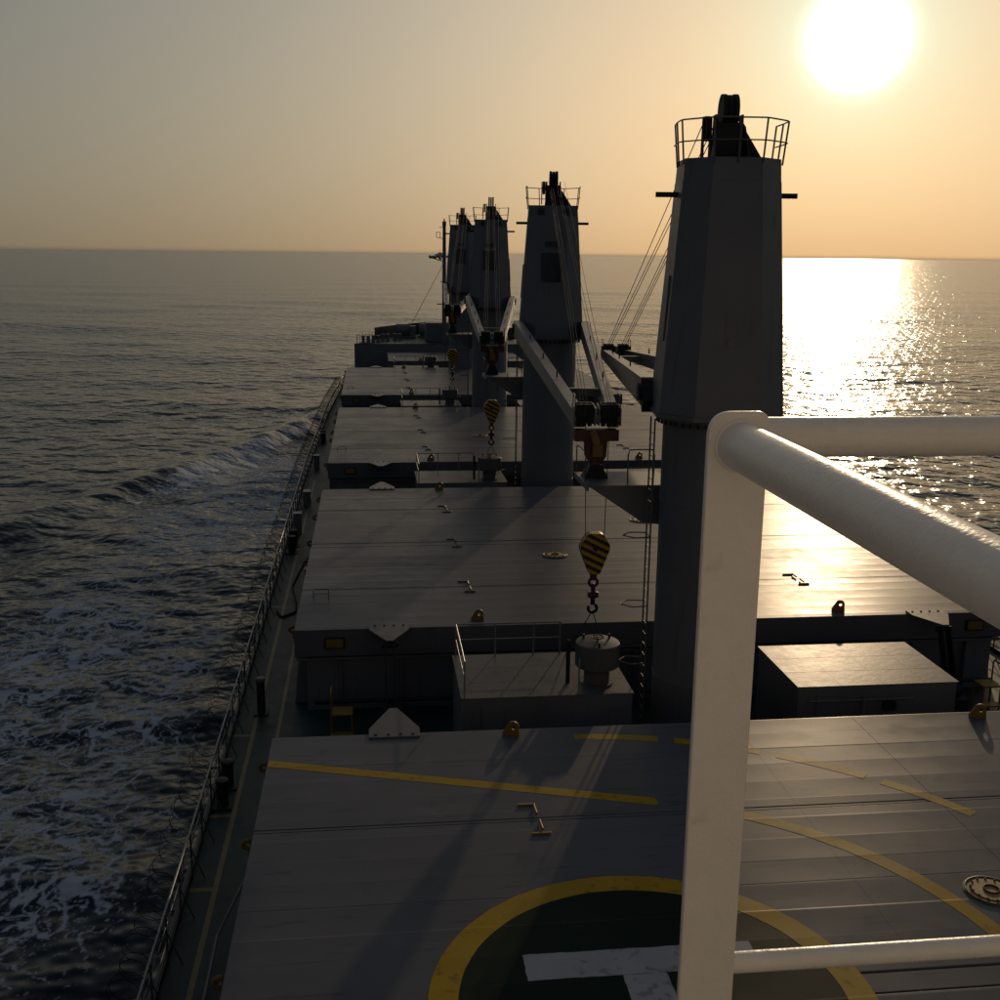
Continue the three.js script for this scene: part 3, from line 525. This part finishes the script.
    const c = rest, r0 = c.y + dy - 0.28, cr = part(t, 'jib_cradle', [srb(c.x - 0.66, c.x + 0.66, r0 - 0.34, r0, c.Z - 0.2, c.Z + 0.2, 0.02), loft([P(c.x - 0.33, r0 - 0.341, c.Z - 0.16), P(c.x + 0.33, r0 - 0.341, c.Z - 0.16), P(c.x + 0.33, r0 - 0.341, c.Z + 0.16), P(c.x - 0.33, r0 - 0.341, c.Z + 0.16)].reverse(), [P(c.x - 0.3, r0 - 0.8, c.Z - 0.16), P(c.x + 0.3, r0 - 0.8, c.Z - 0.16), P(c.x + 0.3, r0 - 0.8, c.Z + 0.16), P(c.x - 0.3, r0 - 0.8, c.Z + 0.16)].reverse()), loft([P(c.x - 0.3, r0 - 0.801, c.Z - 0.16), P(c.x + 0.3, r0 - 0.801, c.Z - 0.16), P(c.x + 0.3, r0 - 0.801, c.Z + 0.16), P(c.x - 0.3, r0 - 0.801, c.Z + 0.16)].reverse(), [P(c.x - 0.14, r0 - 1.05, c.Z - 0.14), P(c.x + 0.14, r0 - 1.05, c.Z - 0.14), P(c.x + 0.14, r0 - 1.05, c.Z + 0.14), P(c.x - 0.14, r0 - 1.05, c.Z + 0.14)].reverse())], M.red);
    part(cr, 'weight_box', [srb(c.x - 0.15, c.x + 0.15, r0 - 0.78, r0 - 0.42, c.Z - 0.36, c.Z - 0.17, 0.015), beam(P(c.x, r0 - 0.44, c.Z - 0.27), P(c.x - 0.14, r0 - 0.02, c.Z - 0.24), 0.22, 0.06, 0.2, 0.05, V(0, 0, 1))], M.yellow);
    part(cr, 'cradle_stand', [loft([P(c.x - 0.17, r0 - 1.051, c.Z - 0.15), P(c.x + 0.17, r0 - 1.051, c.Z - 0.15), P(c.x + 0.17, r0 - 1.051, c.Z + 0.15), P(c.x - 0.17, r0 - 1.051, c.Z + 0.15)].reverse(), [P(c.x - 0.36, py + 0.001, c.Z - 0.3), P(c.x + 0.36, py + 0.001, c.Z - 0.3), P(c.x + 0.36, py + 0.001, c.Z + 0.3), P(c.x - 0.36, py + 0.001, c.Z + 0.3)].reverse())], M.dark);
  }
  return { t, head, along };
}
const tips = [{ x: 12.05, y: -4.75, Z: 53.6 }, { x: 6.62, y: -4.72, Z: 31.6 }, { x: 6.62, y: -4.6, Z: 60.2 }, { x: 6.62, y: -4.5, Z: 90 }];
const cranes = [
  crane(29.1, 0, tips[0], 'dark grey crane beside the landing circle hatch, its jib laid towards the bow', tips[1]),
  crane(57.6, 0, tips[1], 'dark grey crane with jib laid aft onto the red cradle of the first crane', tips[2]),
  crane(87.4, 0.15, tips[2], 'dark grey crane third along the deck from the bridge, jib laid aft', tips[3]),
  crane(114.3, 0.4, tips[3], 'dark grey crane nearest the foremast, jib laid aft', null),
];
// hook blocks hanging from the three jibs laid aft
function hookBlock(c, x, Z, top, label, legs) {
  const t = thing('hook_block', label, 'crane hook', P(x, top - 2.5, Z), 'hook blocks hanging from the jibs');
  const s = new THREE.Shape(); s.moveTo(-0.12, -1.22); s.lineTo(0.12, -1.22); s.lineTo(0.17, -1.16); s.lineTo(0.42, -0.5); s.quadraticCurveTo(0.45, -0.36, 0.38, -0.26); s.lineTo(0.26, -0.06); s.quadraticCurveTo(0.2, 0, 0.12, 0); s.lineTo(-0.12, 0); s.quadraticCurveTo(-0.2, 0, -0.26, -0.06); s.lineTo(-0.38, -0.26); s.quadraticCurveTo(-0.45, -0.36, -0.42, -0.5); s.lineTo(-0.17, -1.16); s.closePath();
  const g = new THREE.ExtrudeGeometry(s, { depth: 0.3, bevelEnabled: true, bevelSize: 0.02, bevelThickness: 0.02, bevelSegments: 2, curveSegments: 6 }); g.translate(x, YC + top, -Z - 0.15); const gk = nx(g);
  part(t, 'block_body', gk, M.stripes);
  part(t, 'sheave_pin', [rod(P(x, top - 0.42, Z - 0.22), P(x, top - 0.42, Z + 0.22), 0.08, 14)], M.dark);
  const b = top - 1.22;
  part(t, 'shackle', [cyl(P(x, b - 0.1, Z), 0.11, 0.22, 12), nx(new THREE.TorusGeometry(0.13, 0.045, 8, 16).translate(x, YC + b - 0.3, -Z)), nx(new THREE.TorusGeometry(0.13, 0.045, 8, 16).rotateY(Math.PI / 2).translate(x, YC + b - 0.5, -Z)), srb(x - 0.16, x + 0.16, b - 0.78, b - 0.6, Z - 0.1, Z + 0.1, 0.04)], M.red);
  part(t, 'hook', [rod(P(x, b - 0.78, Z), P(x, b - 1.0, Z), 0.07, 10), nx(new THREE.TorusGeometry(0.13, 0.05, 8, 20, 4.6).rotateZ(2.6).translate(x, YC + b - 1.12, -Z))], M.dark);
  for (const [lx, ly, lz] of legs) part(t, 'sling_leg', rod(P(x, b - 1.2, Z), P(lx, ly, lz), 0.016, 5), M.rope);
  for (const q of [-0.3, 0.32]) part(cranes[c].t, 'wire_rope', rod(P(tips[c].x + q * 1.15, tips[c].y + (q > 0 ? 0.05 : -0.1), tips[c].Z - 0.15), P(x + q * 0.9, top - 0.3, Z), 0.013, 5), M.rope);
}
hookBlock(1, 6.62, 31.3, -8.1, 'black and yellow striped hook block hanging above the round ventilator beside the first crane', [[5.7, -11.65, 30.6], [6.95, -11.65, 30.7]]);
hookBlock(2, 6.62, 60.0, -7.85, 'black and yellow striped hook block hanging port side of the second crane', [[5.9, -11.65, 59.2], [6.95, -11.65, 59.2]]);
hookBlock(3, 6.62, 89.8, -7.6, 'black and yellow striped hook block hanging port side of the third crane', [[5.9, -11.65, 89.0], [6.95, -11.65, 89.0]]);

// ------------------------------------------------------------------ deckhouses between the hatches, with ventilators
const ordinal = ['first', 'second', 'third', 'last'];
[29.1, 57.6, 87.4, 115.9].forEach((Z, i) => {
  const top = -11.66, z0 = Z - 1.5, z1 = Z + 1.75;
  for (const s of [-1, 1]) {
    if (i === 3 && s > 0) continue;
    const x0 = s < 0 ? 2.35 : 11.75, x1 = x0 + 4.7;
    const t = thing('winch_house', s < 0 ? `low grey steel deckhouse with pipe rail, port side of the ${ordinal[i]} crane` : `low grey flat-roofed deckhouse, starboard side of the ${ordinal[i]} crane`, 'deckhouse', P((x0 + x1) / 2, DECK, (z0 + z1) / 2), 'low deckhouses between the hatches');
    part(t, 'wall', srb(x0 + 0.01, x1 - 0.01, DECK, top - 0.02, z0 + 0.01, z1 - 0.01, 0.015), M.crane);
    const rf = part(t, 'roof', sb(x0 - 0.02, x1 + 0.02, top - 0.019, top, z0 - 0.02, z1 + 0.02), M.house);
    const wb = []; for (const q of [1.25, 2.5, 3.75]) wb.push(sb(x0 + q - 0.012, x0 + q + 0.012, top - 0.01, top + 0.0016, z0 + 0.02, z1 - 0.02)); for (const q of [0.33, 0.67]) wb.push(sb(x0 + 0.02, x1 - 0.02, top - 0.01, top + 0.002, lerp(z0, z1, q) - 0.012, lerp(z0, z1, q) + 0.012)); part(rf, 'weld_bead', wb, M.house);
    part(t, 'door', srb(x0 + 0.55, x0 + 1.15, DECK + 0.3, top - 0.25, z0 - 0.03, z0 + 0.008, 0.01), M.crane);
    if (s > 0) {
      each(t, 'wall_pipe', [rod(P(x0 + 1.9, DECK, z0 - 0.1), P(x0 + 1.9, top - 0.3, z0 - 0.1), 0.045, 8), rod(P(x0 + 3.4, top - 0.42, z0 - 0.07), P(x0 + 0.3, top - 0.42, z0 - 0.07), 0.03, 8)], M.crane);
      part(t, 'junction_box', srb(x0 + 2.5, x0 + 2.85, top - 0.75, top - 0.5, z0 - 0.14, z0 - 0.001, 0.015), M.dark);
    }
    if (s < 0) {
      const h = 1.0, x2 = x1 - 1.5, r = part(t, 'pipe_rail', [[x0 + 0.08, z0 + 0.08, x0 + 0.08, z1 - 0.08], [x0 + 0.08, z1 - 0.08, x2, z1 - 0.08]].flatMap(([ax, az, bx2, bz]) => [rod(P(ax, top + h, az), P(bx2, top + h, bz), 0.026, 6), rod(P(ax, top + 0.52, az), P(bx2, top + 0.52, bz), 0.016, 6)]), M.galv);
      for (const [px, pz] of [[x0 + 0.08, z0 + 0.08], [x0 + 0.08, z1 - 0.08], [x0 + 1.25, z1 - 0.08], [x0 + 2.4, z1 - 0.08], [x2, z1 - 0.08], [x2, z0 + 0.08]]) part(r, 'rail_post', rod(P(px, top, pz), P(px, top + h, pz), 0.024, 6), M.galv);
      part(r, 'rail_post', rod(P(x2 - 0.16, top, z0 + 0.9), P(x2 - 0.16, top + 1.25, z0 + 0.9), 0.06, 8), M.dark);
      const vx = x0 + 3.85, vz = z0 + 0.85, v = thing('mushroom_ventilator', `round grey mushroom ventilator with handwheel on the deckhouse by the ${ordinal[i]} crane`, 'ventilator', P(vx, top, vz), 'mushroom ventilators on the port deckhouses');
      part(v, 'neck', [cyl(P(vx, top + 0.32, vz), 0.36, 0.64, 28), cyl(P(vx, top + 0.02, vz), 0.46, 0.04, 28)], M.house);
      const d = part(v, 'cowl', [nx(new THREE.LatheGeometry([[0.36, 0.5], [0.6, 0.52], [0.615, 0.54], [0.615, 1.16], [0.6, 1.19], [0, 1.22]].map(([a, b]) => new THREE.Vector2(a, b)), 40).translate(vx, YC + top, -vz))], M.house);
      part(d, 'handwheel', [ring(P(vx, top + 1.33, vz), 0.17, 0.018, 18), cyl(P(vx, top + 1.27, vz), 0.03, 0.14, 8), rod(P(vx - 0.17, top + 1.33, vz), P(vx + 0.17, top + 1.33, vz), 0.012, 5), rod(P(vx, top + 1.33, vz - 0.17), P(vx, top + 1.33, vz + 0.17), 0.012, 5)], M.dark);
      part(d, 'clip', [0.6, 2.4, 4.6].map((a) => srb(vx + 0.46 * Math.cos(a) - 0.03, vx + 0.46 * Math.cos(a) + 0.03, top + 1.19, top + 1.32, vz + 0.46 * Math.sin(a) - 0.03, vz + 0.46 * Math.sin(a) + 0.03, 0.008)), M.dark);
    }
  }
});
// yellow steps with a handrail beside the hatch ends
for (const [x, Z, s, where] of [[-0.95, 30.8, 1, 'port'], [19.6, 31.2, -1, 'starboard']]) {
  const t = thing('access_step', `yellow steel step frame on deck at the ${where} end of the first gap`, 'step', P(x, DECK, Z), 'yellow access steps');
  part(t, 'tread', [srb(x - 0.32, x + 0.32, DECK + 0.98, DECK + 1.04, Z - 0.3, Z + 0.3, 0.01), srb(x - 0.32, x + 0.32, DECK + 0.45, DECK + 0.5, Z - 0.6, Z - 0.3, 0.01)], M.yellow);
  for (const [a, b] of [[-1, -1], [1, -1], [-1, 1], [1, 1]]) part(t, 'leg', rod(P(x + a * 0.3, DECK, Z + b * 0.28), P(x + a * 0.3, DECK + 0.98, Z + b * 0.28), 0.035, 6), M.yellow);
  part(t, 'handrail', pipe([P(x - s * 0.3, DECK + 1.0, Z - 0.28), P(x - s * 0.3, DECK + 1.7, Z - 0.28), P(x - s * 0.3, DECK + 1.7, Z + 0.28), P(x - s * 0.3, DECK + 1.0, Z + 0.28)], 0.03, 6), M.yellow);
}

// ------------------------------------------------------------------ side rails, razor wire and deck fittings
for (const s of [-1, 1]) {
  const ex = (Z) => XC + s * (hb(Z) - 0.1), side = s < 0 ? 'port' : 'starboard';
  const t = thing('side_railing', `grey pipe railing along the ${side} edge of the deck`, 'railing', P(ex(66), DECK, 66), 'railings along the deck edges');
  const stops = []; for (let Z = 3; Z <= 131; Z += 1.6) stops.push(Z);
  for (const h of [1.1, 0.76, 0.42]) part(t, 'rail', pipe(stops.map((Z) => P(ex(Z), DECK + 0.1 + h, Z)), h > 1 ? 0.03 : 0.016, 6, false, stops.length * 2), h > 1 ? M.galv : M.steel);
  for (const Z of stops) part(t, 'stanchion', [rod(P(ex(Z), DECK, Z), P(ex(Z), DECK + 1.2, Z), 0.026, 6), rod(P(ex(Z), DECK + 0.75, Z), P(ex(Z) - s * 0.28, DECK, Z), 0.018, 5)], M.steel);
  if (s < 0) {
    const pts = []; for (let k = 0; k <= 4200; k++) { const Z = 14 + k * 0.025, a = k * 0.46, R = 0.33 + 0.07 * fbm(k * 0.02, 1, 2, 3) + 0.05 * Math.sin(k * 0.117), sag = 0.08 * fbm(Z * 0.3, 4, 4, 2); pts.push(P(ex(Z) - 0.3 + R * Math.cos(a), DECK + 1.02 + sag + R * Math.sin(a), Z + 0.09 * Math.sin(k * 0.23))); }
    single('razor_wire', 'coiled razor wire strung along the outside of the port railing', 'razor wire', P(ex(66) - 0.3, DECK + 0.6, 66), wire(pts, 0.0085), M.steel);
  }
}
function bollard(x, Z, h, r, label, striped) {
  const t = thing('bollard', label, 'bollard', P(x, DECK, Z), 'bollards and pipes beside the port railing');
  part(t, 'post', cyl(P(x, DECK + h / 2, Z), r, h, 20), M.dark);
  part(t, 'cap', nx(new THREE.LatheGeometry([[r, h - 0.02], [r * 1.18, h], [r * 1.2, h + 0.07], [r * 1.05, h + 0.1], [0, h + 0.11]].map(([a, b]) => new THREE.Vector2(a, b)), 20).translate(x, YC + DECK, -Z)), striped ? M.house : M.dark);
  part(t, 'base', srb(x - r * 1.7, x + r * 1.7, DECK, DECK + 0.05, Z - r * 1.7, Z + r * 1.7, 0.01), M.dark);
}
bollard(-3.55, 33.2, 1.1, 0.13, 'dark air pipe with pale cap beside the walkway line', true);
for (const Z of [27.2, 28.3]) bollard(-3.98, Z, 0.68, 0.15, 'black mooring bollard of the pair beside the port railing near the landing circle hatch', false);
for (const Z of [52.5, 53.7]) bollard(-3.9, Z, 0.75, 0.17, 'black mooring bollard of the pair beside the port railing by the second gap', false);
for (const Z of [84, 85.2]) bollard(-3.7, Z, 0.75, 0.17, 'black mooring bollard of the pair beside the port railing by the third gap', false);
// deck boxes and the hose
for (const [x, Z, w, h, d, lab] of [[-3.85, 56.2, 0.4, 1.1, 0.5, 'grey upright locker beside the port railing by the second gap'], [-3.75, 63, 0.4, 0.8, 0.7, 'grey deck locker beside the port railing, ahead of the second gap'], [-3.7, 74, 0.35, 0.9, 0.5, 'grey deck locker beside the port railing amid the third hatch'], [-2.75, 46.5, 0.35, 0.9, 0.5, 'grey box against the coaming of the second hatch']]) {
  const t = thing('deck_locker', lab, 'locker', P(x, DECK, Z)); part(t, 'cabinet', srb(x - w / 2, x + w / 2, DECK, DECK + h, Z - d / 2, Z + d / 2, 0.02), M.crane); part(t, 'lid', srb(x - w / 2 - 0.02, x + w / 2 + 0.02, DECK + h + 0.001, DECK + h + 0.05, Z - d / 2 - 0.02, Z + d / 2 + 0.02, 0.01), M.steel);
}
single('fire_hose', 'black hose lying in loops on the port walkway', 'hose', P(-3.4, DECK, 44), pipe([P(-3.0, DECK + 0.05, 52), P(-3.25, DECK + 0.05, 50), P(-3.5, DECK + 0.05, 46.8), P(-3.2, DECK + 0.05, 44.5), P(-3.15, DECK + 0.05, 43.2), P(-3.65, DECK + 0.05, 42.6), P(-3.9, DECK + 0.05, 43.4)], 0.045, 7, false, 60), M.rubber);
// diagonal brace of pale pipe leaning by the coaming
for (const Z of [20.4]) single('steel_bar', 'pale steel bars leaning between the walkway and the hatch coaming', 'bar', P(-3.1, DECK, Z), [rod(P(-3.35, DECK + 0.03, Z - 1.6), P(-3.28, DECK + 0.4, Z + 0.5), 0.035, 6), rod(P(-3.28, DECK + 0.4, Z + 0.5), P(-2.6, DECK + 1.3, Z + 2.0), 0.035, 6)], M.galv);

// ------------------------------------------------------------------ forecastle fittings and foremast
{
  const t = thing('foremast', 'slim grey foremast with floodlight arm on the forecastle', 'mast', P(XC - 0.4, FC, 136.5), null), x = XC - 0.4, Z = 136.5;
  part(t, 'pole', [cyl(P(x, (FC + 3.2) / 2, Z), 0.3, 3.2 - FC, 16, 0.2)], M.crane);
  part(t, 'top_light', [cyl(P(x, 3.5, Z), 0.24, 0.6, 12), cyl(P(x, 3.9, Z), 0.08, 0.4, 8), srb(x - 0.6, x + 0.1, 3.05, 3.12, Z - 0.2, Z + 0.2, 0.01)], M.crane);
  part(t, 'lookout_bracket', [rod(P(x, 1.75, Z), P(x - 0.95, 1.9, Z), 0.04, 6), rod(P(x - 0.95, 1.9, Z), P(x - 0.95, 2.5, Z), 0.04, 6), rod(P(x - 0.95, 2.5, Z), P(x - 0.5, 2.5, Z), 0.04, 6), rod(P(x - 0.5, 2.5, Z), P(x - 0.5, 1.85, Z), 0.04, 6)], M.crane);
  const arm = part(t, 'floodlight_arm', [rod(P(x, -0.95, Z), P(x - 1.75, -0.45, Z), 0.06, 6), rod(P(x, -0.3, Z), P(x - 0.5, -0.3, Z), 0.05, 6)], M.crane);
  for (const q of [0.5, 1.15, 1.7]) part(arm, 'floodlight', [rod(P(x - q, -0.42 - 0.12 * (1.7 - q), Z - 0.15), P(x - q, -0.36 - 0.12 * (1.7 - q), Z + 0.15), 0.19, 12), rod(P(x - q, -0.8 + 0.1 * q, Z), P(x - q, -0.4, Z), 0.04, 6)], M.crane);
  part(t, 'step_bracket', [srb(x - 0.9, x, -6.1, -5.98, Z - 0.1, Z + 0.1, 0.01), srb(x - 0.45, x, -3.4, -3.3, Z - 0.1, Z + 0.1, 0.01)], M.crane);
  part(t, 'stay_wire', rod(P(x, -1.0, Z), P(5.5, -9.1, 149), 0.03, 5), M.rope);
  part(t, 'mast_house', [srb(x - 2.2, x + 2.2, FC, FC + 2.3, 137.6, 141, 0.05)], M.crane);
}
for (const [x, Z, k] of [[4.2, 144.5, 0], [7.2, 145.5, 1]]) {
  const t = thing('anchor_windlass', k ? 'grey windlass on the forecastle beside the foremast' : 'grey windlass on the forecastle inside the port bulwark', 'windlass', P(x, FC, Z), 'windlasses on the forecastle');
  part(t, 'drum', [drum(P(x, FC + 0.95, Z), 0.8, 1.5, 20)], M.crane); part(t, 'flange', [drum(P(x - 0.8, FC + 0.95, Z), 0.95, 0.08, 20), drum(P(x + 0.8, FC + 0.95, Z), 0.95, 0.08, 20)], M.crane);
  part(t, 'gearbox', srb(x + 0.85, x + 1.6, FC, FC + 1.5, Z - 0.6, Z + 0.6, 0.06), M.crane); part(t, 'bed', srb(x - 1.1, x + 1.7, FC, FC + 0.2, Z - 0.9, Z + 0.9, 0.03), M.crane);
}
for (const [x, Z] of [[0.6, 136.2], [1.8, 138.6], [3.3, 139.4], [-0.6, 135.4]]) {
  const t = thing('forecastle_bollard', 'small grey double bollard on the port side of the forecastle deck', 'bollard', P(x, FC, Z), 'bollards on the forecastle deck');
  for (const q of [-0.3, 0.3]) part(t, 'post', [cyl(P(x + q, FC + 0.4, Z), 0.2, 0.8, 14), cyl(P(x + q, FC + 0.82, Z), 0.25, 0.08, 14)], M.crane);
  part(t, 'base', srb(x - 0.65, x + 0.65, FC, FC + 0.08, Z - 0.35, Z + 0.35, 0.02), M.crane);
}
{
  const t = thing('forecastle_railing', 'thin pipe railing along the aft edge and port corner of the forecastle', 'railing', P(4, FC, 135)), pts = [];
  for (let Z = 141.3; Z > 134.3; Z -= 1.15) pts.push([XC - hb(Z) + 0.12, Z]); for (let x = -1.6; x < 20; x += 1.5) pts.push([x, 134.15]);
  for (const h of [0.55, 1.05]) part(t, 'rail', pipe(pts.map(([x, Z]) => P(x, FC + h, Z)), 0.024, 5, false, pts.length * 2), M.steel);
  for (const [x, Z] of pts) part(t, 'stanchion', rod(P(x, FC, Z), P(x, FC + 1.05, Z), 0.024, 5), M.steel);
}
// a far ship on the horizon
{
  const t = thing('distant_ship', 'tiny far ship on the horizon beside the foremast', 'ship', V(378, 0, -6200)), X = 378, Z = 6200, S = (x0, x1, y0, y1, d) => bx(X + x0, X + x1, y0, y1, -Z - d, -Z + d);
  part(t, 'hull', loft([V(X - 50, 0, -Z - 8), V(X + 44, 0, -Z - 8), V(X + 44, 0, -Z + 8), V(X - 50, 0, -Z + 8)], [V(X - 56, 11, -Z - 9), V(X + 50, 11, -Z - 9), V(X + 50, 11, -Z + 9), V(X - 56, 11, -Z + 9)]), M.crane);
  part(t, 'superstructure', [S(-24, 30, 11.1, 19, 7), S(-12, 20, 19.1, 25, 6), S(-2, 10, 25.1, 29, 5)], M.block);
  part(t, 'mast', [rod(V(X + 2, 29, -Z), V(X + 2, 42, -Z), 0.9), rod(V(X - 30, 11, -Z), V(X - 30, 27, -Z), 0.8), rod(V(X + 36, 11, -Z), V(X + 36, 25, -Z), 0.8)], M.block);
}

// ------------------------------------------------------------------ the white bridge that the camera stands on
{
  const t = thing('bridge_block', 'white accommodation block and wheelhouse behind the railing', 'building', P(XC, DECK, -3)), FL = -1.36;
  part(t, 'front_wall', sb(XC - 12.5, XC + 12.5, DECK, FL - 0.2, 0.7, 1.0), M.block);
  part(t, 'bridge_deck', sb(XC - 13.6, XC + 13.6, FL - 0.19, FL, -9, 1.28), M.galv);
  part(t, 'wheelhouse_wall', [sb(XC - 13.5, XC + 13.5, FL + 0.002, FL + 1.75, -1.0, -0.7), sb(XC - 13.5, XC + 13.5, FL + 2.35, FL + 4.4, -1.0, -0.7)], M.block);
  for (let k = 0; k < 14; k++) { const x = XC - 13.4 + k * 1.93; part(t, 'window_pane', sb(x + 0.28, x + 1.85, FL + 1.751, FL + 2.349, -0.9, -0.86), M.glass); part(t, 'window_mullion', sb(x, x + 0.27, FL + 1.751, FL + 2.349, -1.0, -0.71), M.block); }
  part(t, 'wheelhouse_roof', sb(XC - 13.6, XC + 13.6, FL + 4.401, FL + 4.55, -9, -0.65), M.block);
}
// ------------------------------------------------------------------ white railing in front of the camera
{
  const Zp = 1.2, xa = 0.45, xb = 0.516, xr = 0.485, y1 = -0.173, yr = -0.2095, t = thing('bridge_railing', 'white painted pipe railing with flat bar post', 'railing', P(xr, -1.36, Zp));
  const s = new THREE.Shape(); s.moveTo(xa, -1.36); s.lineTo(xb, -1.36); s.lineTo(xb, y1 - 0.012); s.quadraticCurveTo(xb, y1, xb - 0.012, y1); s.lineTo(xa + 0.024, y1); s.quadraticCurveTo(xa, y1, xa, y1 - 0.028); s.closePath();
  part(t, 'post', nx(new THREE.ExtrudeGeometry(s, { depth: 0.006, bevelEnabled: true, bevelSize: 0.0025, bevelThickness: 0.0025, bevelSegments: 3, curveSegments: 10 }).translate(0, YC, -Zp - 0.003)), M.white);
  part(t, 'side_rail', rod(P(xr, yr, Zp - 0.003), P(xr, yr, -0.69), 0.0275, 40), M.white);
  part(t, 'front_rail', rod(P(xr + 0.01, yr + 0.002, Zp + 0.04), P(9, yr + 0.002, Zp + 0.04), 0.0242, 32), M.white);
  part(t, 'lower_rail', rod(P(xr + 0.01, -0.902, Zp + 0.03), P(9, -0.902, Zp + 0.03), 0.0138, 24), M.white);
  part(t, 'weld_collar', nx(new THREE.TorusGeometry(0.0282, 0.0024, 8, 32).translate(xr, YC + yr, -Zp + 0.0065)), M.white);
}

renderer.render(scene, camera);
